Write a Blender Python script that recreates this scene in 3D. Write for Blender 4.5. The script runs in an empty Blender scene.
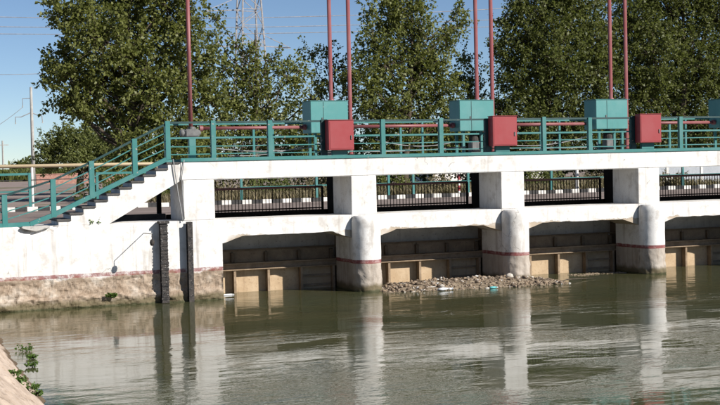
import bpy, bmesh, math, random
import numpy as np
from mathutils import Vector, Matrix, noise as mnoise
random.seed(7); np.random.seed(7)
sc = bpy.context.scene
COL = sc.collection
R = math.radians

# ------------------------------------------------------------------ camera
H = 3.8; FPX = 1350.0
CAM = Vector((-10.348, -36.754, H))
YAW, PITCH, ROLL = R(21.864), R(-1.750), R(-1.286)
fw = Vector((math.sin(YAW)*math.cos(PITCH), math.cos(YAW)*math.cos(PITCH), math.sin(PITCH)))
rt = Vector((math.cos(YAW), -math.sin(YAW), 0)); up = rt.cross(fw)
rt, up = rt*math.cos(ROLL)+up*math.sin(ROLL), up*math.cos(ROLL)-rt*math.sin(ROLL)
cd = bpy.data.cameras.new('camera'); cd.sensor_width = 36; cd.lens = FPX/720*36
cd.clip_start = .1; cd.clip_end = 6000
cam = bpy.data.objects.new('camera', cd); COL.objects.link(cam); sc.camera = cam
M4 = Matrix((rt, up, -fw)).transposed().to_4x4(); M4.translation = CAM; cam.matrix_world = M4
def at(x, y, Y):                      # photo pixel -> point on the plane Y
    d = fw+rt*((x-360)/FPX)-up*((y-202.5)/FPX); return CAM+d*((Y-CAM.y)/d.y)
def onz(x, y, Z):                     # photo pixel -> point on the level Z
    d = fw+rt*((x-360)/FPX)-up*((y-202.5)/FPX); return CAM+d*((Z-CAM.z)/d.z)

# ------------------------------------------------------------------ light
SUN_EL, SUN_AZ = R(30), R(180-40)     # azimuth clockwise from +Y
w = bpy.data.worlds.new('World'); sc.world = w; w.use_nodes = True
nt = w.node_tree; nt.nodes.clear()
sky = nt.nodes.new('ShaderNodeTexSky'); sky.sky_type = 'NISHITA'; sky.sun_disc = False
sky.sun_elevation = SUN_EL; sky.sun_rotation = SUN_AZ
sky.altitude = 200; sky.air_density = .60; sky.dust_density = 0.; sky.ozone_density = 2.5
bg = nt.nodes.new('ShaderNodeBackground'); bg.inputs[1].default_value = .064
wo = nt.nodes.new('ShaderNodeOutputWorld')
nt.links.new(sky.outputs[0], bg.inputs[0]); nt.links.new(bg.outputs[0], wo.inputs[0])
sl = bpy.data.lights.new('sun', 'SUN'); sl.energy = 4.8; sl.angle = R(.53); sl.color = (1, .955, .895)
so = bpy.data.objects.new('sun', sl); COL.objects.link(so)
sd = Vector((math.sin(SUN_AZ)*math.cos(SUN_EL), math.cos(SUN_AZ)*math.cos(SUN_EL), math.sin(SUN_EL)))
so.rotation_euler = sd.to_track_quat('Z', 'Y').to_euler(); so.location = (30, -40, 40)
sc.view_settings.view_transform = 'Standard'; sc.view_settings.look = 'None'
sc.view_settings.exposure = .62; sc.view_settings.gamma = 1
sc.render.resolution_x = 1024; sc.render.resolution_y = 576

# ------------------------------------------------------------------ node helpers
class NT:
    def __init__(s, name, rough=.8, spec=.3):
        s.m = bpy.data.materials.new(name); s.m.use_nodes = True
        s.t = s.m.node_tree; s.b = s.t.nodes['Principled BSDF']
        s.b.inputs['Roughness'].default_value = rough
        s.b.inputs['Specular IOR Level'].default_value = spec
        s._p = s._g = None
    def n(s, k, **kw):
        o = s.t.nodes.new('ShaderNode'+k)
        for a, v in kw.items(): setattr(o, a, v)
        return o
    def put(s, sock, v):
        if hasattr(v, 'is_linked') or isinstance(v, bpy.types.NodeSocket): s.t.links.new(v, sock)
        else:
            if sock.type == 'RGBA' and len(v) == 3: v = (*v, 1)
            sock.default_value = v
    def pos(s):                        # object coordinates, shifted per object
        if s._p is None:
            tc = s.n('TexCoord'); oi = s.n('ObjectInfo'); va = s.n('VectorMath', operation='MULTIPLY_ADD')
            s.put(va.inputs[0], oi.outputs['Random']); va.inputs[1].default_value = (31, 17, 0)
            s.put(va.inputs[2], tc.outputs['Object']); s._p = va.outputs[0]
        return s._p
    def world(s):
        if s._g is None: s._g = s.n('NewGeometry').outputs['Position']
        return s._g
    def xyz(s, v):
        o = s.n('SeparateXYZ'); s.put(o.inputs[0], v); return o.outputs
    def scl(s, v, k):
        o = s.n('VectorMath', operation='MULTIPLY'); s.put(o.inputs[0], v); o.inputs[1].default_value = k; return o.outputs[0]
    def noise(s, scale, detail=4, rough=.55, vec=None, dist=0):
        o = s.n('TexNoise'); s.put(o.inputs['Vector'], vec if vec is not None else s.pos())
        o.inputs['Scale'].default_value = scale; o.inputs['Detail'].default_value = detail
        o.inputs['Roughness'].default_value = rough; o.inputs['Distortion'].default_value = dist; return o.outputs['Fac']
    def voro(s, scale, feat='F1', vec=None):
        o = s.n('TexVoronoi', feature=feat); s.put(o.inputs['Vector'], vec if vec is not None else s.pos())
        o.inputs['Scale'].default_value = scale; return o.outputs
    def step(s, f, a, b):             # smooth map a..b -> 0..1
        o = s.n('MapRange', interpolation_type='SMOOTHSTEP'); s.put(o.inputs['Value'], f)
        o.inputs['From Min'].default_value = a; o.inputs['From Max'].default_value = b
        if a > b:
            o.inputs['From Min'].default_value = b; o.inputs['From Max'].default_value = a
            o.inputs['To Min'].default_value = 1; o.inputs['To Max'].default_value = 0
        return o.outputs[0]
    def math(s, op, a, b=0., c=0.):
        o = s.n('Math', operation=op); s.put(o.inputs[0], a); s.put(o.inputs[1], b); s.put(o.inputs[2], c); return o.outputs[0]
    def mix(s, f, a, b):
        o = s.n('Mix', data_type='RGBA'); s.put(o.inputs[0], f); s.put(o.inputs[6], a); s.put(o.inputs[7], b); return o.outputs[2]
    def bump(s, h, strength=.5, dist=.02):
        o = s.n('Bump'); s.put(o.inputs['Height'], h); o.inputs['Strength'].default_value = strength
        o.inputs['Distance'].default_value = dist
        if s.b.inputs['Normal'].is_linked: s.put(o.inputs['Normal'], s.b.inputs['Normal'].links[0].from_socket)
        s.put(s.b.inputs['Normal'], o.outputs[0])
    def col(s, v): s.put(s.b.inputs['Base Color'], v)
    def attr(s, name='rnd'):
        o = s.n('Attribute'); o.attribute_name = name; return o.outputs['Fac']

def white_paint(name, bands=False, dirty=.75, pale=False):
    k = NT(name, .75, .25); g = k.world(); z = k.xyz(g)[2]
    n1 = k.noise(.9, 6, .6, g); n2 = k.noise(7, 5, .6, g)
    streak = k.noise(1, 5, .6, k.scl(g, (5, 5, .45)))
    c = k.mix(k.step(n1, .45, .75), (.69, .675, .65), (.58, .555, .515))
    c = k.mix(k.math('MULTIPLY', k.step(k.noise(2.6, 7, .68, g), .48, .66), .6), c, (.43, .395, .355))
    c = k.mix(k.math('MULTIPLY', k.step(streak, .52, .72), dirty), c, (.36, .325, .29))
    c = k.mix(k.math('MULTIPLY', k.step(k.noise(28, 4, .7, g), .56, .68), .5), c, (.38, .345, .31))
    chip = k.math('MULTIPLY', k.step(k.noise(5, 6, .7, g), .655, .70), .7)
    c = k.mix(chip, c, (.46, .42, .36))
    cr = k.n('VectorMath', operation='MULTIPLY_ADD'); nz = k.n('TexNoise'); nz.inputs['Scale'].default_value = 2.5; nz.inputs['Detail'].default_value = 4
    k.put(nz.inputs['Vector'], g); k.put(cr.inputs[0], nz.outputs['Color']); cr.inputs[1].default_value = (.7, .7, .7); k.put(cr.inputs[2], g)
    ve = k.voro(.75, 'DISTANCE_TO_EDGE', cr.outputs[0])[0]
    crack = k.math('MULTIPLY', k.step(ve, .007, .002), k.math('MULTIPLY', k.step(n1, .57, .62), .7))
    c = k.mix(crack, c, (.2, .18, .16))
    h = k.math('SUBTRACT', k.math('MULTIPLY', n2, .5), k.math('MULTIPLY', crack, 1.5))
    if not bands:                      # paint worn off along the lower arris of the beams
        ar = k.math('MULTIPLY_ADD', k.noise(2.3, 6, .7, g), .34, z)
        ar = k.math('MULTIPLY', k.step(ar, 1.985, 1.955), k.step(k.noise(.8, 3, .5, g), .42, .55))
        c = k.mix(ar, c, (.40, .33, .25)); h = k.math('SUBTRACT', h, k.math('MULTIPLY', ar, .6))
    if bands:
        wob = k.math('MULTIPLY_ADD', k.noise(2.2, 5, .65, g), .22, -.11)
        zz = k.math('ADD', z, wob)
        zs = k.math('MULTIPLY_ADD', k.noise(3, 3, .5, g), .04, z)
        cc = k.noise(3.5, 8, .68, g)
        raw = k.mix(k.step(cc, .35, .68), (.25, .185, .13), (.40, .32, .245))
        raw = k.mix(k.step(k.noise(1.6, 5, .6, g), .5, .7), raw, (.50, .44, .37))
        raw = k.mix(k.math('MULTIPLY', k.step(k.noise(13, 4, .6, g), .58, .68), .6), raw, (.16, .12, .085))
        raw = k.mix(k.step(k.noise(1, 5, .6, k.scl(g, (9, 9, .7))), .6, .75), raw, (.26, .21, .16))
        if pale: raw = k.mix(.62, raw, k.mix(k.step(k.noise(1, 6, .65, k.scl(g, (6, 6, .6))), .4, .68), (.43, .395, .35), (.27, .24, .205)))
        wet = k.math('MULTIPLY_ADD', k.noise(4, 4, .6, g), .26, z)
        raw = k.mix(k.step(wet, .42, .24), raw, (.13, .105, .06))
        raw = k.mix(k.step(k.math('MULTIPLY_ADD', k.noise(9, 3, .6, g), .12, z), .13, .07), raw, (.055, .055, .025))
        worn = k.math('MULTIPLY_ADD', k.noise(1.7, 6, .65, g), .1 if pale else .5, z)
        m = k.step(worn, .885 if pale else 1.04, .91 if pale else 1.12)                # white above
        c = k.mix(m, raw, c)
        red = k.math('MULTIPLY', k.step(zs, .825, .845), k.step(zs, .95, .93))
        red = k.math('MULTIPLY', red, k.math('MULTIPLY_ADD', k.step(k.noise(5, 7, .75, g), .62, .44), .25 if pale else .7, .7 if pale else .12))
        c = k.mix(red, c, (.19, .04, .038))
        h = k.math('ADD', h, k.math('MULTIPLY', k.math('SUBTRACT', 1., m), k.math('MULTIPLY', cc, 2.)))
    k.bump(h, .55, .02); k.col(c); return k.m

def metal_paint(name, col, worn=(.30, .27, .24), fade=.35, amt=.66, rough=.5):
    k = NT(name, rough, .4); n = k.noise(6, 5, .65); f = k.noise(1.3, 4, .6)
    c = k.mix(k.math('MULTIPLY', k.step(f, .4, .7), fade), col, tuple(min(1, v*.8+.12) for v in col))
    c = k.mix(k.math('MULTIPLY', k.step(k.noise(1, 4, .6, k.scl(k.pos(), (9, 9, 1))), .55, .75), .3), c, tuple(v*.55+.02 for v in col))
    c = k.mix(k.step(n, amt, amt+.04), c, worn); k.col(c); k.bump(n, .25, .006); return k.m

def concrete(name, c1, c2, c3, sc_=1., bumpd=.02, rough=.9):
    k = NT(name, rough, .2); a = k.noise(2*sc_, 7, .65); b = k.noise(11*sc_, 5, .65)
    c = k.mix(k.step(a, .35, .68), c1, c2); c = k.mix(k.math('MULTIPLY', k.step(b, .55, .72), .7), c, c3)
    c = k.mix(k.math('MULTIPLY', k.step(k.noise(1, 4, .6, k.scl(k.pos(), (7, 7, .5))), .55, .8), .5), c, c3)
    k.col(c); k.bump(k.math('ADD', a, b), .5, bumpd); return k.m

def leaves(name, c1, c2, c3, trans=.42):
    k = NT(name, .5, .28); r = k.attr()
    c = k.mix(k.step(r, .1, .6), c1, c2); c = k.mix(k.step(r, .8, 1.), c, c3); k.col(c)
    tr = k.n('BsdfTranslucent'); k.put(tr.inputs[0], k.mix(.5, c, (.16, .2, .03)))
    ms = k.n('MixShader'); ms.inputs[0].default_value = trans
    out = [n for n in k.t.nodes if n.type == 'OUTPUT_MATERIAL'][0]
    k.t.links.new(k.b.outputs[0], ms.inputs[1]); k.t.links.new(tr.outputs[0], ms.inputs[2]); k.t.links.new(ms.outputs[0], out.inputs[0])
    return k.m

def simple(name, c1, c2=None, rough=.7, spec=.3, scale=4):
    k = NT(name, rough, spec); n = k.noise(scale, 5, .6)
    k.col(k.mix(k.step(n, .35, .65), c1, c2 or tuple(v*.7 for v in c1))); k.bump(n, .3, .01); return k.m

M = {}
M['white'] = white_paint('white_painted_concrete', dirty=.55)
M['pier'] = white_paint('white_paint_over_bare_concrete', True)
M['nose'] = white_paint('white_paint_over_grey_pier_concrete', True, .7, True)
M['grey_conc'] = concrete('grey_shuttered_concrete', (.46, .44, .41), (.36, .34, .31), (.17, .155, .14))
M['tread'] = concrete('dark_worn_concrete', (.10, .095, .09), (.07, .065, .06), (.16, .15, .14))
k = NT('sandy_concrete_lining', .9, .2); g = k.world(); a_ = k.noise(1.6, 7, .65, g); b_ = k.noise(9, 6, .7, g)
c_ = k.mix(k.step(a_, .35, .65), (.36, .28, .215), (.45, .365, .295)); c_ = k.mix(k.math('MULTIPLY', k.step(b_, .52, .66), .7), c_, (.20, .145, .10))
c_ = k.mix(k.step(k.math('MULTIPLY_ADD', k.noise(3, 5, .6, g), .22, k.xyz(g)[2]), .30, .20), c_, (.11, .078, .05)); k.col(c_); k.bump(k.math('ADD', a_, b_), .6, .03); M['bank'] = k.m
M['teal'] = metal_paint('teal_paint', (.032, .165, .155), fade=.3)
M['teal_dark'] = metal_paint('dark_teal_paint', (.008, .042, .042), fade=.15)
M['teal_box'] = metal_paint('teal_housing_paint', (.065, .235, .225), fade=.3, amt=.72)
M['red'] = metal_paint('red_cabinet_paint', (.27, .03, .034), fade=.12, amt=.72)
M['red_tube'] = metal_paint('faded_red_tube_paint', (.215, .066, .066), fade=.3, amt=.72)
M['black'] = simple('black_rail_paint_and_slot_shade', (.006, .006, .006), (.012, .010, .009), .9, .08)
M['maroon'] = metal_paint('maroon_rail_paint', (.06, .015, .014), (.05, .03, .025), .1, .7)
M['rust'] = simple('rusty_dark_steel', (.022, .021, .021), (.055, .046, .04), .8, .3, 6)
k = NT('speckled_pile_steel', .8, .3); a_ = k.noise(9, 6, .7); c_ = k.mix(k.step(a_, .4, .6), (.022, .021, .021), (.055, .047, .042))
c_ = k.mix(k.step(k.noise(24, 4, .7), .60, .68), c_, (.34, .33, .31)); k.col(c_); k.bump(a_, .5, .02); M['pile'] = k.m
M['motor'] = simple('grey_cast_iron', (.16, .16, .155), (.10, .10, .10), .6, .4, 5)
M['gate'] = concrete('mud_coated_gate_plate', (.42, .305, .19), (.50, .38, .25), (.24, .16, .10), 1.3, .012)
M['gate_rib'] = concrete('weathered_gate_rib', (.22, .16, .105), (.32, .24, .165), (.10, .07, .045), 2., .01)
M['gate_dark'] = concrete('dark_gate_timber_and_slot_shade', (.10, .075, .052), (.14, .105, .072), (.05, .038, .03), 2., .01)
M['gate_plank'] = concrete('brown_gate_timber', (.19, .14, .095), (.25, .19, .13), (.09, .065, .048), 2., .01)
M['cable'] = simple('black_cable', (.02, .02, .02), (.04, .04, .04), .6)
M['grey_cable'] = simple('grey_cable', (.30, .31, .30), (.2, .2, .2), .6)
M['pole'] = simple('pale_pole_concrete', (.38, .37, .34), (.30, .29, .27), .9, .2, 3)
M['wood'] = simple('bark', (.10, .08, .06), (.05, .04, .03), .95, .1, 7)
M['steel'] = simple('galvanised_steel', (.30, .29, .29), (.2, .19, .19), .6, .4, 2)
M['pipe'] = metal_paint('cream_yellow_pipe_paint', (.42, .33, .20), fade=.3)
M['kwhite'] = simple('white_kerb_paint', (.72, .70, .66), (.55, .53, .49), .85)
M['kblack'] = simple('black_kerb_paint', (.03, .03, .032), (.055, .053, .05), .85)
M['plaster'] = simple('white_plaster', (.72, .69, .65), (.62, .58, .53), .9)
M['roof'] = simple('rusty_roof_sheet', (.22, .10, .07), (.28, .16, .12), .7)
M['panel'] = concrete('pale_grey_fence_panel', (.40, .42, .44), (.33, .35, .37), (.22, .23, .24), .5)
M['brick'] = simple('reddish_brick', (.30, .15, .115), (.38, .22, .17), .9)
M['glass'] = simple('dark_window_glass', (.03, .035, .04), (.02, .025, .03), .1, .5)
M['plastic'] = simple('white_plastic', (.75, .76, .78), (.6, .61, .62), .4)
M['aqua'] = simple('aqua_plastic', (.15, .5, .5), (.1, .4, .42), .4)
M['stone'] = concrete('pale_stone', (.50, .46, .40), (.38, .34, .29), (.24, .21, .18), 4., .01)
M['leafA'] = leaves('poplar_leaf', (.105, .120, .030), (.175, .188, .052), (.27, .28, .135))
M['leafB'] = leaves('elm_leaf', (.078, .092, .026), (.124, .138, .038), (.19, .198, .085))
M['leafC'] = leaves('willow_leaf', (.11, .132, .036), (.17, .19, .062), (.23, .25, .11))
M['dry'] = leaves('dry_undergrowth_leaf', (.16, .135, .075), (.24, .2, .12), (.3, .25, .16), .25)
M['weed'] = leaves('bright_weed_leaf', (.06, .11, .02), (.10, .17, .035), (.16, .2, .07), .3)

k = NT('rubble', .9, .2); r_ = k.attr(); c_ = k.mix(k.step(r_, 0, .5), (.11, .082, .058), (.27, .21, .155))
c_ = k.mix(k.step(r_, .55, .85), c_, (.23, .17, .115)); c_ = k.mix(k.step(r_, .92, .96), c_, (.56, .54, .50)); k.col(c_); k.bump(k.noise(30), .4, .01); M['rubble'] = k.m
k = NT('silt', .85, .2); a_ = k.noise(5, 6); k.col(k.mix(k.step(a_, .35, .65), (.17, .13, .085), (.30, .24, .17))); k.bump(a_, .6, .03); M['silt'] = k.m

# ground: dusty earth with dry grass
k = NT('dusty_ground', .95, .1); g = k.world()
a_ = k.noise(.09, 6, .6, g); b_ = k.noise(1.6, 6, .65, g)
c_ = k.mix(k.step(b_, .35, .7), (.24, .19, .165), (.31, .25, .22))
c_ = k.mix(k.math('MULTIPLY', k.step(a_, .52, .62), .8), c_, (.13, .125, .06)); k.col(c_); k.bump(b_, .4, .04); M['ground'] = k.m
k = NT('dusty_asphalt', .9, .2); g = k.world(); a_ = k.noise(.7, 6, .6, g); b_ = k.noise(40, 3, .6, g)
c_ = k.mix(k.step(a_, .35, .68), (.19, .15, .13), (.26, .21, .185)); c_ = k.mix(k.step(b_, .6, .7), c_, (.10, .09, .085)); k.col(c_); k.bump(b_, .3, .01); M['road'] = k.m
# water: murky olive, lightly rippled
k = NT('murky_canal_water', .035, .5); g = k.world(); k.b.inputs['IOR'].default_value = 1.333
big = k.noise(.16, 3, .5, k.scl(g, (1, 1.6, 1)))
k.col(k.mix(k.step(big, .35, .65), (.074, .072, .032), (.060, .066, .032)))
v1 = k.scl(g, (1.0, 2.1, 1)); patch = k.step(k.noise(.22, 3, .55, k.scl(g, (.8, 1.7, 1))), .42, .62)
h1 = k.noise(1.6, 4, .5, v1, .3); h2 = k.noise(6.5, 3, .5, v1, .2); h0 = k.noise(.45, 2, .5, v1)
hh = k.math('ADD', k.math('MULTIPLY', h1, k.math('MULTIPLY_ADD', patch, .011, .0022)), k.math('MULTIPLY', h2, k.math('MULTIPLY_ADD', patch, .0034, .0005)))
hh = k.math('ADD', hh, k.math('MULTIPLY', h0, .007))
k.bump(hh, 1., 1.); M['water'] = k.m

# ------------------------------------------------------------------ mesh helpers
class MB:
    def __init__(s): s.v = []; s.f = []
    def add(s, v, f):
        o = len(s.v); s.v += [tuple(p) for p in v]; s.f += [tuple(i+o for i in q) for q in f]; return s
    def box(s, x0, x1, y0, y1, z0, z1):
        return s.add([(x, y, z) for x in (x0, x1) for y in (y0, y1) for z in (z0, z1)],
                     [(0, 1, 3, 2), (4, 6, 7, 5), (0, 4, 5, 1), (2, 3, 7, 6), (0, 2, 6, 4), (1, 5, 7, 3)])
    def prism(s, pts, y0, y1):         # outline in XZ, extruded along Y
        n = len(pts); v = [(x, y0, z) for x, z in pts]+[(x, y1, z) for x, z in pts]
        return s.add(v, [tuple(range(n)), tuple(range(2*n-1, n-1, -1))]+[(i, i+n, (i+1) % n+n, (i+1) % n) for i in range(n)])
    def tube(s, pts, rad, n=8, cap=True):
        pts = [Vector(p) for p in pts]; m = len(pts); rs = rad if isinstance(rad, (list, tuple)) else [rad]*m
        v = []; d0 = None
        for i, p in enumerate(pts):
            d = (pts[min(i+1, m-1)]-pts[max(i-1, 0)]).normalized()
            a = Vector((0, 0, 1)) if abs(d.z) < .9 else Vector((1, 0, 0))
            if d0 is not None: a = d0
            b = d.cross(a).normalized(); a = b.cross(d).normalized(); d0 = a
            for j in range(n):
                t = 2*math.pi*j/n; v.append(p+(a*math.cos(t)+b*math.sin(t))*rs[i])
        f = [(i*n+j, i*n+(j+1) % n, (i+1)*n+(j+1) % n, (i+1)*n+j) for i in range(m-1) for j in range(n)]
        if cap: f += [tuple(range(n-1, -1, -1)), tuple(range((m-1)*n, m*n))]
        return s.add(v, f)
    def bar(s, a, b, wy, wz):          # rectangular bar between two points
        a, b = Vector(a), Vector(b); d = (b-a).normalized(); y = Vector((0, 1, 0)) if abs(d.y) < .9 else Vector((1, 0, 0))
        q = d.cross(y).normalized(); y = q.cross(d).normalized()
        v = [p+y*(i*wy/2)+q*(j*wz/2) for p in (a, b) for i, j in ((-1, -1), (1, -1), (1, 1), (-1, 1))]
        return s.add(v, [(3, 2, 1, 0), (4, 5, 6, 7), (0, 1, 5, 4), (1, 2, 6, 5), (2, 3, 7, 6), (3, 0, 4, 7)])
    def mesh(s, name, bevel=0, smooth=False):
        me = bpy.data.meshes.new(name); me.from_pydata(s.v, [], s.f)
        bm = bmesh.new(); bm.from_mesh(me); bmesh.ops.recalc_face_normals(bm, faces=bm.faces)
        if bevel:
            es = [e for e in bm.edges if len(e.link_faces) == 2 and e.calc_face_angle(0) > .5]
            bmesh.ops.bevel(bm, geom=es, offset=bevel, segments=2, affect='EDGES', clamp_overlap=True)
        bm.to_mesh(me); bm.free()
        if smooth: me.polygons.foreach_set('use_smooth', [True]*len(me.polygons))
        return me
    def build(s, name, mat, parent=None, bevel=0, smooth=False, loc=None):
        return link(name, s.mesh(name, bevel, smooth), mat, parent, loc)
def link(name, me, mat, parent=None, loc=None):
    o = bpy.data.objects.new(name, me); COL.objects.link(o)
    if mat and not me.materials: me.materials.append(M[mat] if isinstance(mat, str) else mat)
    if parent: o.parent = parent
    if loc is not None: o.location = loc
    return o
def tag(o, label=None, cat=None, group=None, kind=None):
    for a, v in (('label', label), ('category', cat), ('group', group), ('kind', kind)):
        if v: o[a] = v
    return o
def thing(name, label, cat, loc=(0, 0, 0), group=None):
    o = bpy.data.objects.new(name, None); COL.objects.link(o); o.location = loc; o.empty_display_size = .2
    return tag(o, label, cat, group)
def B(*a): return MB().box(*a)
def struct(o): o['kind'] = 'structure'; return o
def T(*a, **k): return MB().tube(*a, **k)
def fast_mesh(name, V, F4, rnd=None):  # numpy verts and quads (or tris)
    me = bpy.data.meshes.new(name); n = len(F4); q = F4.shape[1]
    me.vertices.add(len(V)); me.vertices.foreach_set('co', np.ascontiguousarray(V, np.float32).ravel())
    me.loops.add(n*q); me.loops.foreach_set('vertex_index', np.ascontiguousarray(F4, np.int32).ravel())
    me.polygons.add(n); me.polygons.foreach_set('loop_start', np.arange(0, n*q, q, dtype=np.int32))
    me.update(calc_edges=True)
    if rnd is not None:
        a = me.attributes.new('rnd', 'FLOAT', 'FACE'); a.data.foreach_set('value', rnd.astype(np.float32))
    me.validate(); return me
def fbm(x, y, z, o=4):
    return mnoise.fractal(Vector((x, y, z)), 1., 2.1, o)

# ------------------------------------------------------------------ the setting
S, W = 4.937, .805                     # bay pitch, pier width
ZB, ZD, ZL = 3.374, 3.892, 2.242       # deck underside, deck top, lower beam top
NB = 5; XE = NB*S                      # bays, right end
ZG = 2.09
XL = -6.70                             # foot of the left bank at the water
m = MB()
m.add([(-3000, 2.1, ZG), (3000, 2.1, ZG), (3000, 5000, ZG), (-3000, 5000, ZG)], [(0, 1, 2, 3)])
m.add([(-3000, -600, ZG), (-10.15, -600, ZG), (-10.15, 2.1, ZG), (-3000, 2.1, ZG)], [(0, 1, 2, 3)])
m.add([(XE+5, -600, ZG), (3000, -600, ZG), (3000, 2.1, ZG), (XE+5, 2.1, ZG)], [(0, 1, 2, 3)])
struct(m.build('ground', 'ground'))
struct(MB().add([(XL-3, -600, 0), (XE+5, -600, 0), (XE+5, 2.3, 0), (XL-3, 2.3, 0)], [(0, 1, 2, 3)]).build('canal_water', 'water'))
struct(MB().add([(-400, 2.12, ZG+.012), (400, 2.12, ZG+.012), (400, 18.0, ZG+.012), (-400, 18.0, ZG+.012)], [(0, 1, 2, 3)]).build('road', 'road'))
def bank(name, xf, sgn):               # sloping concrete lining with a crumbling foot
    ys = list(np.concatenate([np.linspace(-600, -32, 30), np.linspace(-31.5, 2.0, 280)])); nx = 64
    V = []; F = []
    for i, y in enumerate(ys):
        for j in range(nx):
            t = j/(nx-1); near = 1. if y > -32 else 0
            d = t*4.4-.9; x = xf-sgn*d*.78+(sgn*.045*min(0, y+5.5) if sgn > 0 else 0)*near*(1-t*.8)
            z = d*.70
            z += near*(.035*fbm(x*1.5, y*1.5, 3)+(.05*fbm(x*5, y*5, 9)))*(1 if d > -.3 else .5)
            x += near*(.07*fbm(2, y*.9, 5)+.03*fbm(7, y*4, 2)); z += near*.04*fbm(x*2.2, y*.7, 21)
            if j == nx-1: z = ZG+.02; 
            V.append((x, y, min(z, ZG+.02)))
    for i in range(len(ys)-1):
        for j in range(nx-1):
            a = i*nx+j; q = (a, a+1, a+nx+1, a+nx); F.append(q if sgn < 0 else q[::-1])
    mb = MB(); mb.v = V; mb.f = F
    return struct(mb.build(name, 'bank', smooth=False))
bank('canal_bank_left', XL, 1); bank('canal_bank_right', XE+2.2, -1)

# ------------------------------------------------------------------ sluice structure
br = thing('sluice_bridge', 'long white concrete sluice bridge with rounded piers across the canal', 'bridge')
MB().box(-.97, XE+.9, 0, 2.0, ZB, ZD).build('deck_beam', 'white', br, .02)
MB().box(-.95, XE+.9, -.035, .07, ZD+.003, ZD+.10).build('deck_edge_angle', 'teal', br, .006)
MB().box(-.95, XE+.9, 1.9, 1.99, ZD+.003, ZD+.08).build('deck_edge_angle', 'teal', br, .006)
def nose_mesh(xc):
    V = []; F = []; na, nz = 26, 60; z0, z1 = -1.2, ZL-.03; rad = W/2+.03
    for i in range(nz+1):
        z = z0+(z1-z0)*i/nz; rr = rad
        if i >= nz-2: rr = rad-(.012, .035, .07)[i-nz+2]
        for j in range(na+1):
            t = math.pi*j/na; dx, dy = math.copysign(abs(math.cos(t))**.92, math.cos(t)), -abs(math.sin(t))**.92
            lo = max(0, min(1, (.85-z)/.3)); e = fbm(dx*2+xc, dy*2, z*2.5)*(.006+.028*lo)+.02*lo*fbm(dx*7+xc, dy*7, z*8)
            e += .05*max(0, 1-z/.35)*(.5+fbm(xc+dx*3, dy*3, z*3)) if z < .35 else 0
            V.append((xc+dx*(rr+e), -.04+dy*(rr+e)*1.06, z))
    for i in range(nz):
        for j in range(na):
            a = i*(na+1)+j; F.append((a, a+1, a+na+2, a+na+1))
    F.append(tuple(nz*(na+1)+j for j in range(na+1)))
    mb = MB(); mb.v = V; mb.f = F; return mb
for k_ in range(1, NB+1):
    x1 = k_*S; x0 = x1-W
    if k_ < NB:
        p = B(x0, x1, 0, 1.37, -1.2, ZL-.004).build('pier', 'nose', br, .01)
        B(x0+.22, x1-.22, 1.372, 2.1, -1.2, ZL-.004).build('slot_shade_core', 'gate_dark', p)  # narrow pier core; its dark colour stands in for shade inside the slot
        nm = nose_mesh(x0+W/2).build('pier_nose', 'nose', p, 0, True)
        B(x0+.06, x1-.06, -.12, -.002, -1.2, ZL-.06).build('joint_light_block', 'gate_dark', p)  # added core that keeps light from showing through the nose joint
    B(x0+.003, x1-.003, .004, 1.5, ZL-.003, ZB+.002).build('column', 'white', br, .012)
    B(x0+.006, x1-.006, 1.503, 2.05, ZL, ZB).build('slot_shade_post', 'black', br)  # rear post; its black also paints in the shade of deck and column
B(-.90, 0, .004, 1.5, ZL+.01, ZB+.002).build('column', 'white', br, .012)
for k_ in range(NB):
    x0 = k_*S+(.19 if k_ == 0 else 0); x1 = k_*S+S-W; n = 40
    top = []; bot = []
    for i in range(n+1):               # slightly ragged lower arris
        x = x0+(x1-x0)*i/n; e = min((x-x0), (x1-x)); z = 1.765-(.20*max(0, 1-e/.62))
        z += .012*fbm(x*4, 1, k_)+(.035*max(0, fbm(x*1.3, 5, k_*3.)) if .5 < e else 0)
        bot.append((x, z))
    outl = [(x1, ZL), (x0, ZL)]+bot
    MB().prism(outl, 0.002, 1.30).build('lower_beam', 'white', br)
    B(k_*S-.35, k_*S+S-W+.35, 2.06, 2.3, -1.2, ZG-.01).build('curtain_wall', 'grey_conc', br)
    B(k_*S-.9, k_*S+S-W+.0, 1.96, 2.115, ZG-.15, ZL+.12).build('road_edge_plinth', 'black', br, .01)

# left wall: one rough front skin on a solid core
wl = thing('retaining_wall', 'white canal wall with red stripe and crumbling bare base below the stairs', 'wall')
nx, nz = 210, 74; xa, xb, za, zb = -7.6, .19, -.5, ZL+.008
V = []; F = []
for j in range(nz+1):
    z = za+(zb-za)*j/nz
    for i in range(nx+1):
        x = xa+(xb-xa)*i/nx
        lo = max(0, min(1, (.80+.08*fbm(x*1.2, 0, 4)-z)/.10)); wl2 = max(0, min(1, (.34+.12*fbm(x*1.1, 2, 8)-z)/.06))
        e = .006*fbm(x*1.5, 0, z*1.5)+lo*(-.03+.045*fbm(x*2.2, 1, z*3.2)+.025*fbm(x*8, 1, z*8))+wl2*(.10+.05*fbm(x*1.7, 6, z*4))
        sag = math.exp(-((x+4.95)/.42)**2)*max(0, (z-1.98)/.26) if z > 1.98 else 0      # broken coping
        e -= min(1, sag*1.6)*.20*(.6+.8*fbm(x*3, 3, z*3)) if sag > .15 else 0
        edge = 1 if i == nx else 0
        V.append((x, -max(-.25, e if not edge else e*.3), z))
for j in range(nz):
    for i in range(nx):
        a = j*(nx+1)+i; F.append((a, a+1, a+nx+2, a+nx+1))
for i in range(nx):                    # top
    V_ = len(V)
a0 = nz*(nx+1); o = len(V); V += [(V[a0+i][0], 1.2, zb) for i in range(nx+1)]
F += [(a0+i, a0+i+1, o+i+1, o+i) for i in range(nx)]
o2 = len(V); V += [(xb, 1.37, za+(zb-za)*j/nz) for j in range(nz+1)]
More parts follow.
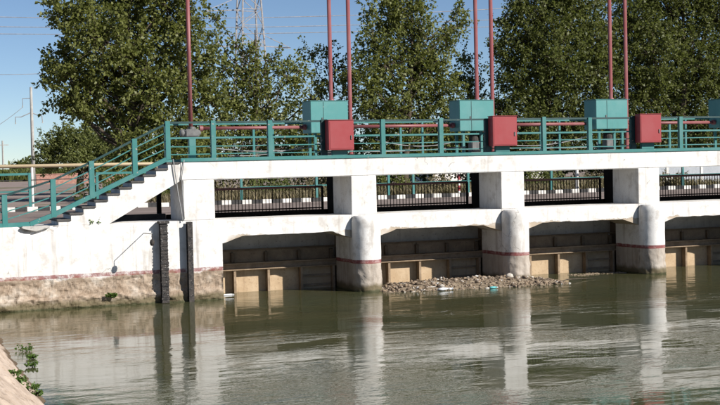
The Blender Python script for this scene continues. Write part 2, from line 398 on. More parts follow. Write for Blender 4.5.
F += [(j*(nx+1)+nx, o2+j, o2+j+1, (j+1)*(nx+1)+nx) for j in range(nz)]
mb = MB(); mb.v = V; mb.f = F; mb.build('wall_face', 'pier', wl)
B(xa, xb-.02, 1.2, 2.1, -.5, ZL-.012).build('wall_core', 'grey_conc', wl)
B(xb-.3, xb-.02, .3, 2.05, -.6, 1.74).build('abutment_cheek', 'grey_conc', wl)
cb = MB().prism([(-5.35, 2.225), (-5.30, 2.19), (-4.98, 2.115), (-4.66, 2.20), (-4.58, 2.235), (-4.62, 2.262), (-5.33, 2.262)], -.09, .34).build('broken_coping_slab', 'grey_conc', wl, .01)
cb['label'] = 'grey chipped slab breaking out of the wall top'
# right end wall (just past the frame)
we = thing('retaining_wall', 'white canal wall closing the far right end of the sluice', 'wall')
B(XE-W, XE+6, 0, 2.1, -1, ZL).build('wall_face', 'pier', we, .02)

# ------------------------------------------------------------------ gates
def gate(k_):
    x0 = k_*S; words = ['beside the left abutment wall', 'behind the heap of rubble', 'between the second and third rounded piers', 'at the right edge of the view', 'beyond the right edge of the view']
    t = thing('sluice_gate', 'rusty ribbed steel sluice gate '+words[k_], 'gate', (x0, 1.4, 0), 'sluice gates between the piers')
    xl, xr = -.12, S-W+.12
    xs = [-.06, .96, 2.0, 3.04, 4.07]
    for i in range(4):                 # plates between ribs, each slightly out of plane
        a, b = xs[i]+.02, xs[i+1]-.02
        B(a, b, .27+.006*(i % 2), .31, -1.0, .68).build('plate', 'gate', t)
        B(a, b, .30, .33, .885, 1.22).build('upper_plank', 'gate_plank', t)
    for x in xs[1:]:
        q = MB().box(x-.035, x+.035, .02, .05, -1.0, .665).box(x-.012, x+.012, .05, .275, -1.0, .665).build('rib', 'gate_rib', t)
        B(x-.05, x+.05, .20, .30, .885, 1.17).build('upper_post', 'gate_dark', t)
    MB().box(xl, xr, -.02, .30, .67, .70).box(xl, xr, .10, .13, .70, .85).box(xl, xr, -.03, .30, .85, .88).build('girder', 'gate_rib', t, .004)
    MB().box(xl, xr, .20, .34, 1.222, 1.27).build('top_bar', 'gate_dark', t)
    for i, z in enumerate((.36, .08)):
        for a, b in zip(xs[3:4], xs[4:5]):
            B(a+.03, b-.03, .20, .27, z, z+.05).build('cross_bar', 'gate_rib', t)
for k_ in range(NB): gate(k_)

# ------------------------------------------------------------------ stairs
st = thing('staircase', 'white concrete side stairs climbing from the wall top to the walkway', 'stairs')
NSTEP = 10; xs0, xs1 = -4.36, -.975; run = (xs1-xs0)/NSTEP; rise = (ZD-ZL-.01)/NSTEP
outl = [(xs0-.12, ZL+.01), (-2.98, ZL+.01), (-.975, ZB-.01), (-.975, ZD-.012)]
for i in range(NSTEP-1, -1, -1):
    outl += [(xs0+i*run+.0, ZL+.01+(i+1)*rise-.055), (xs0+i*run, ZL+.01+i*rise-.055 if i else ZL+.02)]
outl = [p for i, p in enumerate(outl) if i == 0 or p != outl[i-1]]
outl[3] = (-.975, ZL+.01+NSTEP*rise-.055)
MB().prism(outl, 0.0, 1.25).build('stringer_wall', 'white', st)
for i in range(NSTEP):
    x = xs0+i*run; z = ZL+.01+(i+1)*rise
    B(x-.05, x+run-.005, -.045+.01*random.random(), 1.28, z-.053, z).build('step', 'tread', st, .008)

# ------------------------------------------------------------------ railings
def rails(t, pts, z_offs, mats, name, sect, Y):
    for zo, mt, s_ in zip(z_offs, mats, sect):
        mb = MB()
        for (xa_, za_), (xb_, zb_) in zip(pts[:-1], pts[1:]):
            sg = random.uniform(-.012, .006) if s_ < .035 else 0
            mid = ((xa_+xb_)/2, Y, (za_+zb_)/2+zo+sg)
            mb.bar((xa_, Y, za_+zo), mid, s_, s_); mb.bar(mid, (xb_, Y, zb_+zo), s_, s_)
        mb.build(name, mt, t)
t = thing('walkway_railing', 'teal steel railing along the front edge of the walkway', 'railing', (0, .12, ZD+.1))
px_ = [-1.27, .04, 1.72, 3.37, 5.23, 7.13, 8.70, 10.67, 12.32, 13.93, 15.74, 17.4, 19.1, 20.9, 22.6, 24.3, 25.7]
for i, x in enumerate(px_):
    wd = .068 if i not in (3, 6, 9) else .09
    MB().box(x-wd, x+wd, -.03, .012, -.12 if x > -1 else -.02, 1.045+.02*math.sin(i*3)).box(x-wd, x-wd+.012, .012, .09, -.12 if x > -1 else -.02, 1.03).build('post', 'teal_dark' if i in (3, 6, 9) else 'teal', t, .004)
pp = [(x, 0) for x in px_]
rails(t, pp, (1.0, .565, .33, .11), ('teal_dark', 'teal', 'teal', 'teal'), 'rail', (.055, .05, .028, .028), .035)
t = thing('walkway_railing', 'thinner teal railing along the back edge of the walkway behind the hoists', 'railing', (0, 1.93, ZD+.08))
pb = [-.9, 2.4]+[2.4+S*i for i in range(1, 5)]+[25.6]
for x in pb: B(x-.03, x+.03, -.03, .03, 0, 1.02).build('post', 'teal', t)
rails(t, [(x, 0) for x in pb], (1.02, .6), ('teal',)*2, 'rail', (.045, .03), 0)
t = thing('stair_railing', 'teal steel railing sloping down beside the stairs', 'railing', (0, .12, 0))
sp = [(-7.3, 2.22, 3.10), (-5.75, 2.22, 3.12), (-4.46, 2.47, 3.50), (-3.41, 2.95, 3.97), (-2.21, 3.55, 4.56)]
for x, zlo, zhi in sp: MB().box(x-.07, x+.07, -.03, .012, zlo, zhi).box(x-.07, x-.058, .012, .09, zlo, zhi-.01).build('post', 'teal', t, .004)
top = [(x, z) for x, _, z in sp]+[(-1.27, 5.0)]
rails(t, [(x, z-.03) for x, z in top], (0,), ('teal_dark',), 'top_rail', (.055,), .035)
base = [(-7.3, 2.30), (-5.75, 2.30), (-5.1, 2.31), (-4.46, 2.54), (-1.27, 4.0)]
rails(t, base, (0,), ('teal',), 'bottom_rail', (.12,), .035)
for fr in (.25, .48, .72):
    q = [(x, a+(b-a)*fr) for x, a, b in [(x, z-.9, z) for x, _, z in sp]+[(-1.27, 4.05, 5.0)]]
    rails(t, q, (0,), ('teal',), 'rail', (.028,), .035)

def road_rail(k_, xa_, xb_, label):
    t = thing('road_railing', label, 'railing', (xa_, 2.04, ZL+.12), 'dark bar railings between the columns')
    B(0, xb_-xa_, -.035, .035, .66, .73).build('top_rail', 'maroon', t, .006)
    B(0, xb_-xa_, -.02, .02, .03, .07).build('bottom_rail', 'black', t)
    me = B(-.009, .009, -.009, .009, 0, .66).mesh('bar'); n = int((xb_-xa_)/.105)
    for i in range(n+1): link('bar', me, 'black', t, ((xb_-xa_)*i/n, 0, 0))
    for x in (0, xb_-xa_): B(x-.03, x+.03, -.03, .03, -.02, .70).build('post', 'black', t)
rl = ['beside the foot of the first tall column', 'seen through the opening over the rubble heap', 'seen through the third opening from the left', 'seen through the opening cut off by the right edge', 'past the right edge of the view']
for k_ in range(NB): road_rail(k_, k_*S-.4, k_*S+3.98, 'dark vertical bar railing '+rl[k_])
t = thing('guard_post', 'short dark steel post standing in the gap under the stairs', 'post', (-1.05, 2.3, ZG))
MB().box(-.06, .06, -.06, .06, 0, 1.0).box(-.09, .09, -.09, .09, 1.0, 1.03).build('shaft', 'black', t); B(-.15, .15, -.15, .15, 0, .03).build('base_plate', 'black', t)
t = thing('low_kerb', 'low black kerb on the wall top under the stairs', 'kerb', (-2.2, 2.0, ZL)); B(-1.2, 1.25, -.1, .1, -.03, .16).build('kerb_body', 'kblack', t, .01)

# ------------------------------------------------------------------ hoists and cabinets
where = ['first teal hoist housing from the stairs with two red tubes', 'second teal hoist housing from the stairs with two red tubes', 'third teal hoist housing from the stairs with two red tubes', 'teal hoist housing cut off by the right edge of the view', 'teal hoist housing past the right edge of the view']
TOP = 5.5
for k_ in range(1, NB+1):
    t = thing('gate_hoist', where[k_-1], 'hoist', (k_*S-1.58, 1.2, ZD), 'gate hoists on the walkway')
    h = MB().box(0, 1.2, 0, .74, .78, 1.735).build('housing', 'teal_box', t, .012)
    MB().box(.405, .418, -.006, .002, .80, 1.71).build('door_seam', 'teal_dark', h)
    MB().box(.36, .385, -.02, .0, 1.16, 1.24).build('latch', 'motor', h)
    MB().box(-.02, 1.22, -.02, .76, 1.737, 1.752).build('lid', 'teal_box', h, .004)
    for x in (.14, 1.02): 
        for y in (.1, .58): B(x, x+.08, y, y+.08, 0, .78).build('leg', 'teal', t)
    MB().box(.45, .85, .15, .6, .0, .12).box(.52, .78, .22, .5, .12, .45).build('gear_base', 'motor', t, .02)
    T([(.65, .36, .45), (.65, .36, .60), (.65, .36, .78)], [.16, .14, .07], 14).build('gear_wheel', 'rust', t)
    a = T([(.80, .36, 1.74), (.80, .36, 1.80), (.80, .36, 1.81), (.80, .36, TOP)], [.095, .095, .062, .062], 12).build('stem_tube', 'red_tube', t, 0, True)
    T([(.80, .36, TOP), (.80, .36, TOP+.05), (.80, .36, TOP+.09)], [.075, .075, .02], 12).build('cap', 'red_tube', a)
    bx = (0, 1.42, 1.35, 1.40, 1.38, 1.38)[k_]
    b = T([(bx, .37, 0), (bx, .37, .12), (bx, .37, .13), (bx, .37, TOP)], [.11, .11, .062, .062], 12).build('stem_tube', 'red_tube', t, 0, True)
    T([(bx, .37, TOP), (bx, .37, TOP+.05), (bx, .37, TOP+.09)], [.075, .075, .02], 12).build('cap', 'red_tube', b)
cabs = [(3.38, 4.17, 4.14, 5.0, 'red metal control cabinet nearest the stairs'), (8.70, 9.54, 4.17, 5.07, 'red metal control cabinet above the rubble heap'),
        (13.96, 14.76, 4.19, 5.09, 'red metal control cabinet farthest right')]
for x0, x1, z0, z1, lb in cabs:
    t = thing('control_cabinet', lb, 'cabinet', ((x0+x1)/2, 0, ZD+.1), 'red control cabinets on the railing'); hw = (x1-x0)/2; o = ZD+.1
    h = B(-hw, hw, -.22, .08, z0-o, z1-o).build('housing', 'red', t, .012)
    B(-hw+.04, hw-.04, -.228, -.219, z0-o+.04, z1-o-.04).build('door', 'red', h, .004)
    B(hw-.11, hw-.07, -.25, -.226, .3+z0-o, .42+z0-o).build('handle', 'motor', h, .005)
    B(-hw-.01, hw+.01, -.24, .09, z1-o+.001, z1-o+.018).build('rain_lid', 'red', h, .004)
    B(-hw*.55, hw*.62, -.03, .07, .0, z0-o).build('pedestal', 'teal', t, .008)
# drive shafts between the hoists
def shaft(xa_, xb_, lb):
    t = thing('drive_shaft', lb, 'shaft', (xa_, 1.56, 4.86), 'red drive shafts between the hoists'); L = xb_-xa_
    T([(0, 0, 0), (L, 0, 0)], .05, 12).build('tube', 'red_tube', t, 0, True)
    for x in (.06, L-.06): T([(x-.05, 0, 0), (x+.05, 0, 0)], .085, 12).build('coupling', 'red_tube', t)
    B(L/2-.03, L/2+.03, -.04, .04, ZD-4.86, -.05).build('bearing_stand', 'teal', t)
shaft(.02, S-1.60, 'red drive shaft from the grey gearbox to the first hoist')
for k_, lb in ((1, 'red drive shaft between the first and second hoists'), (2, 'red drive shaft between the second and third hoists'), (3, 'red drive shaft reaching the hoist at the right edge'), (4, 'red drive shaft past the right edge of the view')):
    shaft(k_*S-.36, k_*S+S-1.60, lb)
t = thing('motor_gearbox', 'grey cast gearbox on a teal stand under a single red tube', 'gearbox', (-.22, 1.5, ZD))
B(-.10, .10, -.08, .08, .02, .70).build('stand', 'teal', t, .006); B(-.18, .18, -.15, .15, 0, .03).build('base_plate', 'teal', t)
MB().box(-.22, .20, -.15, .15, .72, .95).build('casing', 'motor', t, .03)
T([(-.22, 0, .84), (-.30, 0, .84), (-.34, 0, .84)], [.11, .11, .09], 14).build('motor_end', 'motor', t)
T([(.20, 0, .84), (.26, 0, .86)], [.09, .06], 14).build('shaft_flange', 'motor', t)
T([(0, 0, .95), (0, 0, 1.02)], .10, 14).build('collar', 'motor', t)
T([(-.02, 0, 1.02), (-.02, 0, TOP)], .062, 12).build('stem_tube', 'red_tube', t, 0, True)

# cables
def sag(a, b, s_, n=12):
    a, b = Vector(a), Vector(b); return [a.lerp(b, i/n)-Vector((0, 0, s_*4*(i/n)*(1-i/n))) for i in range(n+1)]
def cable(pts, rad, lb, mat='cable', name='cable', group=None):
    me = T([Vector(p)-Vector(pts[0]) for p in pts], rad, 6).mesh(name, 0, True)
    return tag(link(name, me, mat, None, pts[0]), lb, 'cable', group)
cable(sag((.1, .9, 4.30), (3.3, .9, 4.25), .12)+[Vector((3.36, .9, 3.98))], .014, 'loose grey cable sagging behind the railing left of the first hoist', 'grey_cable')
cable(sag((.7, 1.0, 4.05), (3.0, 1.0, 4.28), .10), .014, 'loose grey cable crossing low behind the railing before the first hoist', 'grey_cable')
cable(sag((5.3, .9, 4.45), (7.9, .9, 4.32), .16), .014, 'loose grey cable sagging between the first and second hoists', 'grey_cable')
cable(sag((4.9, 1.0, 4.10), (8.4, 1.0, 4.18), .05), .016, 'loose grey cable lying low between the first and second hoists', 'grey_cable')
cable(sag((9.9, .9, 4.2), (12.9, .9, 4.50), .14), .014, 'loose grey cable rising to the third hoist', 'grey_cable')
cable(sag((9.7, 1.0, 4.12), (13.4, 1.0, 4.1), .03), .016, 'loose grey cable lying low before the third hoist', 'grey_cable')
cable([(-1.18, -.05, 3.98), (-1.13, -.06, 3.6), (-1.06, -.05, 3.0), (-.98, -.06, 2.5), (-.96, -.06, 2.24)], .016, 'grey cable hanging straight down from the stair head', 'grey_cable')
cable([(-.86, -.03, 3.95), (-.90, -.045, 3.7), (-.95, -.05, 3.45), (-.93, -.05, 2.9), (-.90, -.05, 2.30)], .013, 'thin curling cable on the first column', 'grey_cable')
t = thing('gauge_arm', 'thin rod with a small dark ball sticking out of the white wall', 'gauge', (-2.05, 0, 1.95))
T([(0, .05, 0), (0, -1.0, .02), (0, -1.0, -.12)], .011, 6).build('rod', 'rust', t)
mb = MB(); mb.tube([(0, -1, -.30), (0, -1, -.28), (0, -1, -.21), (0, -1, -.14), (0, -1, -.12)], [.02, .05, .07, .05, .02], 10); mb.build('ball', 'rust', t, 0, True)

# steel piles in front of the wall
def pile(x, wdt, lb, ragged):
    t = thing('steel_pile', lb, 'pile', (x, -.17, -.6), 'steel piles against the canal wall')
    MB().box(-wdt/2, wdt/2, -.05, -.03, 0, 2.82).box(-wdt/2, wdt/2, .09, .11, 0, 2.82).box(-.012, .012, -.03, .09, 0, 2.82).build('beam', 'pile', t, .003)
    if ragged:
        for i in range(26):
            z = .5+i*.092+random.uniform(-.02, .02); e1 = random.uniform(0, .02); B(-wdt/2-e1, wdt/2+random.uniform(0, .02), -.065, -.048, z, z+random.uniform(.03, .07)).build('rack_tooth', 'pile', t, .004)
        B(-.15, .15, -.10, .14, 2.80, 2.87).build('head_plate', 'pile', t, .01)
pile(-1.53, .20, 'toothed dark steel pile standing against the white wall', True)
pile(-.79, .15, 'narrow dark steel pile beside the first sluice opening', False)

# ------------------------------------------------------------------ rubble heap
def heap_h(x, y):
    t = (x-4.95)/4.6
    if x < 4.7 or x > 10.9: return -.2
    yc = -.15-.9*max(0, min(1, t))*.55; hw = 1.15
    prof = .26*math.sin(math.pi*min(1, max(0, (x-4.7)/5.9)))**.5
    return prof*(1-((y-yc)/hw)**2)-.05+.05*fbm(x*2, y*2, 0)
V = []; F = []; nx, ny = 120, 50
for i in range(nx+1):
    for j in range(ny+1):
        x = 4.6+6.4*i/nx; y = -2.2+3.7*j/ny; V.append((x, y, max(-.25, heap_h(x, y))))
for i in range(nx):
    for j in range(ny):
        a = i*(ny+1)+j; F.append((a, a+1, a+ny+2, a+ny+1))
mb = MB(); mb.v = V; mb.f = F
tag(mb.build('silt_bar', 'silt', None, 0, True), 'muddy silt bar under the rubble between the first two piers', 'silt', None, 'stuff')
bm = bmesh.new(); bmesh.ops.create_icosphere(bm, subdivisions=1, radius=1); bm.verts.ensure_lookup_table()
IV = np.array([v.co[:] for v in bm.verts]); IF = np.array([[v.index for v in f.verts] for f in bm.faces]); bm.free()
Vs = []; Fs = []; Rn = []; o = 0; rng = np.random.default_rng(3)
for i in range(4200):
    x = rng.uniform(4.75, 10.7); y = rng.uniform(-1.9, 1.2); h = heap_h(x, y)
    if h < -.03: continue
    r0 = rng.choice([.014, .022, .036, .065], p=[.36, .36, .20, .08]); s3 = r0*rng.uniform(.6, 1.4, 3)*[1, 1, .7]
    if rng.random() < .16: s3 = np.array([.2, .012, .012])*rng.uniform(.5, 1.3)
    Q = Matrix.Rotation(rng.uniform(0, 6.28), 3, 'Z') @ Matrix.Rotation(rng.uniform(-.5, .5), 3, 'X')
    v = (IV*(1+rng.uniform(-.25, .25, (len(IV), 1))))*s3; v = v @ np.array(Q).T+[x, y, h+s3[2]*.4]
    Vs.append(v); Fs.append(IF+o); o += len(IV); Rn.append(np.full(len(IF), rng.random()))
me = fast_mesh('rubble_heap', np.vstack(Vs), np.vstack(Fs), np.concatenate(Rn))
tag(link('rubble_heap', me, 'rubble'), 'heap of broken stones and driftwood washed up between the first two piers', 'rubble', None, 'stuff')
def stone(x, y, r0, lb, mat='stone', name='stone', sq=(1, .8, .7)):
    v = [tuple((IV[i]*(1+.3*mnoise.noise(Vector(IV[i])*1.7+Vector((x, y, 0)))))*r0*np.array(sq)) for i in range(len(IV))]
    mb = MB(); mb.add(v, [tuple(f) for f in IF]); return tag(mb.build(name, mat, None, .01, True, (x, y, max(0, heap_h(x, y))+r0*sq[2]*.6)), lb, 'stone')
stone(9.0, -.55, .15, 'large pale stone lying at the right of the rubble heap'); stone(8.0, .25, .12, 'pale stone on the crest of the rubble heap')
stone(6.45, -1.15, .10, 'grey stone low on the waterward side of the rubble heap')
t = thing('plastic_bag', 'crumpled white plastic bag at the water edge of the rubble heap', 'bag', (6.35, -1.45, .0))
v = [tuple(IV[i]*np.array((.22, .11, .05))*(1+.5*mnoise.noise(Vector(IV[i])*2.3))) for i in range(len(IV))]
mb = MB(); mb.add([(a, b, c+.05) for a, b, c in v], [tuple(f) for f in IF]); mb.build('film', 'plastic', t, .01, True)
T([(.19, 0, .05), (.27, .02, .04), (.32, .015, .05)], [.03, .02, .04], 8).build('knot', 'plastic', t)
t = thing('plastic_bottle', 'aqua plastic bottle floating beside the rubble heap', 'bottle', (7.85, -1.70, .03))
T([(-.11, 0, 0), (-.105, 0, 0), (.04, .01, 0), (.08, .01, 0), (.13, .01, 0)], [.02, .033, .033, .022, .013], 10).build('body', 'aqua', t, 0, True)
T([(.13, .01, 0), (.15, .01, 0)], .016, 8).build('cap', 'plastic', t)
# driftwood
tag(T([(10.2, -1.5, .04), (10.6, -1.2, .08), (11.3, -.9, .05), (11.9, -.75, .03)], [.012, .018, .016, .006], 6).build('driftwood_stick', 'wood'), 'thin driftwood stick lying in the water right of the second pier', 'stick')
mb = MB(); mb.box(-.16, .16, -.05, .05, -.02, .02); mb.prism([(.16, -.02), (.24, 0), (.16, .02)], -.05, .05)
tag(mb.build('foam_block', 'plastic', None, .01, False, (.55, .95, .02)), 'small white foam block floating beside the first gate', 'litter')
mb = MB()
for i in range(260):
    x = 11.9+random.random()*1.9; y = .5+.5*random.random()**2+.1*math.sin(x*4); r0 = random.uniform(.006, .028)
    mb.add([(x+a*r0*2, y+b*r0, .012+c*r0*.5) for a, b, c in IV], [tuple(f) for f in IF])
tag(mb.build('floating_scum', 'silt'), 'pale floating scum in front of the third gate', 'scum', None, 'stuff')

# ------------------------------------------------------------------ road furniture beyond the sluice
kb = thing('painted_kerb', 'black and white painted kerb along the far side of the road', 'kerb', (-10, 18.08, ZG))
mk = B(-.215, .215, -.08, .08, -.02, .19).mesh('kerb_block', .012); mkw = mk.copy(); mk.materials.append(M['kblack']); mkw.materials.append(M['kwhite'])
for i in range(150): link('kerb_block', mkw if i % 2 else mk, None, kb, (i*.445, random.uniform(-.012, .012), random.uniform(-.015, .01)))
def far_rail(xa_, xb_, lb, zt=1.5, step=3.4):
    t = thing('roadside_railing', lb, 'railing', (xa_, 18.7, ZG), 'teal railings across the road'); L = xb_-xa_
    n = max(1, round(L/step))
    for i in range(n+1): B(L*i/n-.05, L*i/n+.05, -.05, .05, 0, zt).build('post', 'teal', t)
    B(0, L, -.03, .03, zt-.09, zt).build('top_rail', 'teal', t); B(0, L, -.02, .02, zt*.5, zt*.5+.05).build('rail', 'teal', t)
far_rail(-9, -2.42, 'teal railing across the road at the left edge', 1.54)
far_rail(.3, 3.6, 'short teal railing across the road behind the stairs', 1.5, 3.3)
far_rail(6.45, 13.3, 'teal railing across the road seen through the first opening', 1.35)
far_rail(14.5, 20.0, 'teal railing across the road seen through the second opening', 1.35)
far_rail(21.6, 40, 'teal railing across the road seen through the right openings', 1.35)
cable(sag((-9, 18.9, 3.42), (.3, 18.9, 3.36), .05), .018, 'dark wire stretched across behind the stair railing')
t = thing('gas_pipe', 'cream yellow gas pipe raised on posts beyond the road', 'pipe', (-14, 20.2, ZG)); L = 17.2
T([(0, 0, 1.86), (L-.25, 0, 1.80), (L-.05, 0, 1.75), (L, 0, 1.55), (L, 0, 0)], .075, 12).build('pipe_run', 'pipe', t, 0, True)
for x in (3.5, 7.7, 11.9): T([(x, 0, 0), (x, 0, 1.78)], .055, 10).build('support_post', 'kwhite', t)
t = thing('marker_post', 'red and white striped post across the road in the second opening', 'post', (at(459, 190, 19.2).x, 19.2, ZG))
for i in range(6): T([(0, 0, i*.25), (0, 0, i*.25+.25)], .06, 10).build('band', 'kwhite' if i % 2 == 0 else 'red', t)
t = thing('sign_post', 'plain white post across the road in the third opening', 'post', (at(577, 180, 19.4).x, 19.4, ZG))
T([(0, 0, 0), (0, 0, 1.75)], .075, 10).build('shaft', 'kwhite', t); B(-.12, .12, -.12, .12, 0, .1).build('base_block', 'kwhite', t)
# panel fence on the right
t = thing('panel_fence', 'pale grey concrete panel fence beyond the road on the right', 'fence', (29.5, 24, ZG))
for i in range(9):
    B(i*2.2+.07, i*2.2+2.13, -.04, .04, .05, 1.55).build('panel', 'panel', t, .01); B(i*2.2-.07, i*2.2+.07, -.08, .08, 0, 1.65).build('post', 'kwhite', t)
t = thing('low_brick_wall', 'low reddish brick wall far beyond the left railing', 'wall', (at(36, 172, 110).x, 110, ZG))
B(0, 11, 0, .4, 0, 1.0).build('wall_body', 'brick', t); B(-.05, 11.05, -.05, .45, 1.0, 1.12).build('coping', 'brick', t)

def house(x0, x1, Y, zt, lb, nwin):
    t = thing('house', lb, 'house', (x0, Y, ZG)); L = x1-x0; h = zt-ZG
    B(0, L, 0, 6, 0, h).build('wall', 'plaster', t)
    MB().add([(-.3, -.4, h), (L+.3, -.4, h), (L+.3, 3, h+1.6), (-.3, 3, h+1.6), (L+.3, 6.4, h), (-.3, 6.4, h), (-.3, -.4, h+.08), (L+.3, -.4, h+.08)],
             [(0, 1, 7, 6), (6, 7, 2, 3), (3, 2, 4, 5), (0, 6, 3, 5), (1, 4, 2, 7), (0, 5, 4, 1)]).build('roof', 'roof', t)
    for i in range(nwin):
        x = L*(i+.5)/nwin; wn = B(x-.6, x+.6, -.05, .0, 1.0, h-.6).build('window', 'kwhite', t)
        B(x-.5, x+.5, -.06, -.045, 1.1, h-.7).build('pane', 'glass', wn)
house(at(432, 150, 60).x, at(432, 150, 60).x+10, 60, 4.85, 'small white house half hidden behind the middle trees', 3)
house(at(696, 150, 62).x, at(696, 150, 62).x+12, 62, 5.2, 'white house half hidden at the far right behind the trees', 4)

# ------------------------------------------------------------------ poles, pylon, wires
t = thing('utility_pole', 'slim concrete utility pole with bent crossarms on the left', 'pole', (4.06, 62, ZG))
T([(0, 0, 0), (0, 0, 7.55)], [.15, .09], 10).build('shaft', 'pole', t, 0, True)
T([(0, 0, 5.75), (-.75, 0, 5.42), (-1.15, 0, 5.42), (-1.15, 0, 5.0)], .03, 6).build('crossarm', 'steel', t)
T([(0, 0, 5.72), (.5, 0, 5.50), (.72, 0, 5.48), (.75, 0, 5.05)], .03, 6).build('crossarm', 'steel', t)
T([(0, 0, 6.75), (-.62, 0, 6.72), (-.62, 0, 6.2)], .028, 6).build('crossarm', 'steel', t)
for x, z in ((-1.15, 4.92), (.75, 4.97), (-.62, 6.12)): T([(x, 0, z), (x, 0, z+.1)], [.05, .03], 8).build('insulator', 'pole', t)
t = thing('utility_pole', 'tiny distant pole at the far left edge', 'pole', (at(3, 160, 230).x, 230, ZG))
T([(0, 0, 0), (0, 0, 7.2)], [.2, .14], 8).build('shaft', 'pole', t); B(-1.1, 1.1, -.06, .06, 6.3, 6.45).build('crossarm', 'pole', t)
PY = 160; p0 = at(239, 0, PY); p1 = at(259, 0, PY); pc = (p0+p1)/2
t = thing('lattice_pylon', 'grey steel lattice power pylon rising behind the trees', 'pylon', (pc.x, PY, ZG))
hw0, hw1, ht = 2.6, 1.45, 34.
lw = lambda z: hw0+(hw1-hw0)*min(1, z/26.)
for sx in (-1, 1):
    for sy in (-1, 1): MB().bar((sx*hw0, sy*hw0, 0), (sx*hw1, sy*hw1, 26.), .22, .22).bar((sx*hw1, sy*hw1, 26.), (sx*hw1*.7, sy*hw1*.7, ht), .2, .2).build('leg', 'steel', t)
zs_ = [0, 4, 7.5, 11, 14.2, 17.2, 20, 22.6, 25.0, 27.5, 30, 32, 34]
for i in range(len(zs_)-1):
    a, b = zs_[i], zs_[i+1]; mb = MB()
    for sy in (-1, 1):
        s1 = 1 if i % 2 else -1; mb.bar((-s1*lw(a), sy*lw(a), a), (s1*lw(b), sy*lw(b), b), .1, .1)
        mb.bar((sy*lw(a), -s1*lw(a), a), (sy*lw(b), s1*lw(b), b), .1, .1); mb.bar((-lw(b), sy*lw(b), b), (lw(b), sy*lw(b), b), .12, .12)
    mb.build('brace', 'steel', t)
for sx in (-1, 1):
    for za_, L in ((25., 7.0), (19.6, 6.5), (30.5, 5.0)):
        if sx > 0 and za_ == 25.: continue
        MB().bar((sx*1.4, 0, za_), (sx*L, 0, za_-.3), .16, .16).bar((sx*1.4, 0, za_+2.0), (sx*L, 0, za_-.3), .1, .1).build('arm', 'steel', t)
for i, (ya, yb) in enumerate(((15.5, 14), (25.5, 25), (33, 31))):
    a = at(-60, ya, PY-4); b = at(760, yb-28+i*3, PY-4); mid = at(262, (17.5, 27, 33.5)[i], PY-4)
    pts = [Vector((a.x+(b.x-a.x)*u, PY-4, 0)) for u in np.linspace(0, 1, 30)]
    for p_ in pts:                     # parabola through the three points
        xs3 = (a.x, mid.x, b.x); zs3 = (a.z, mid.z, b.z)
        p_.z = sum(zs3[q]*np.prod([(p_.x-xs3[r])/(xs3[q]-xs3[r]) for r in range(3) if r != q]) for q in range(3))
    cable(pts, .05, ('uppermost of the three power lines crossing the sky', 'middle of the three power lines crossing the sky', 'lowest of the three power lines crossing the sky')[i], 'steel', 'power_line')
cable(sag(at(-40, 74, 62), at(150, 62, 62), .35), .02, 'thin wire in the sky above the utility pole', 'steel', 'power_line')
cable(sag(at(-40, 145, 62), Vector((3.44, 62, 8.2)), .25), .016, 'thin wire running left from the utility pole', 'steel', 'power_line')

# ------------------------------------------------------------------ vegetation
def leaf_cloud(C, D, n_per, spread, size, rng, updir=.3):
    """leaves around cluster centres C with twig directions D -> verts, quads, rnd"""
    N = len(C)*n_per
    c = np.repeat(C, n_per, 0); d = np.repeat(D, n_per, 0)
    u = rng.random((N, 1)); p = c+d*(u-.35)*spread*2.9+rng.normal(0, 1, (N, 3))*spread*(.42-.24*u)
    a = rng.normal(0, 1, (N, 3))+d*.6+[0, 0, -.35]; a /= np.linalg.norm(a, axis=1, keepdims=True)
    nr = rng.normal(0, 1, (N, 3))*.8+[0, 0, updir]+d*.4; b = np.cross(a, nr); b /= np.linalg.norm(b, axis=1, keepdims=True)
    nn = np.cross(b, a); s = size*rng.uniform(.6, 1.3, (N, 1))
    tip = p+a*s; bl = p+a*s*.45+b*s*.36+nn*s*.10; brr = p+a*s*.45-b*s*.36+nn*s*.10
    V = np.stack([p, bl, tip, brr], 1).reshape(-1, 3); F = np.arange(N*4).reshape(-1, 4)
    return V, F, np.clip(np.repeat(rng.random(len(C)), n_per)*.45+rng.random(N)*.55, 0, 1)
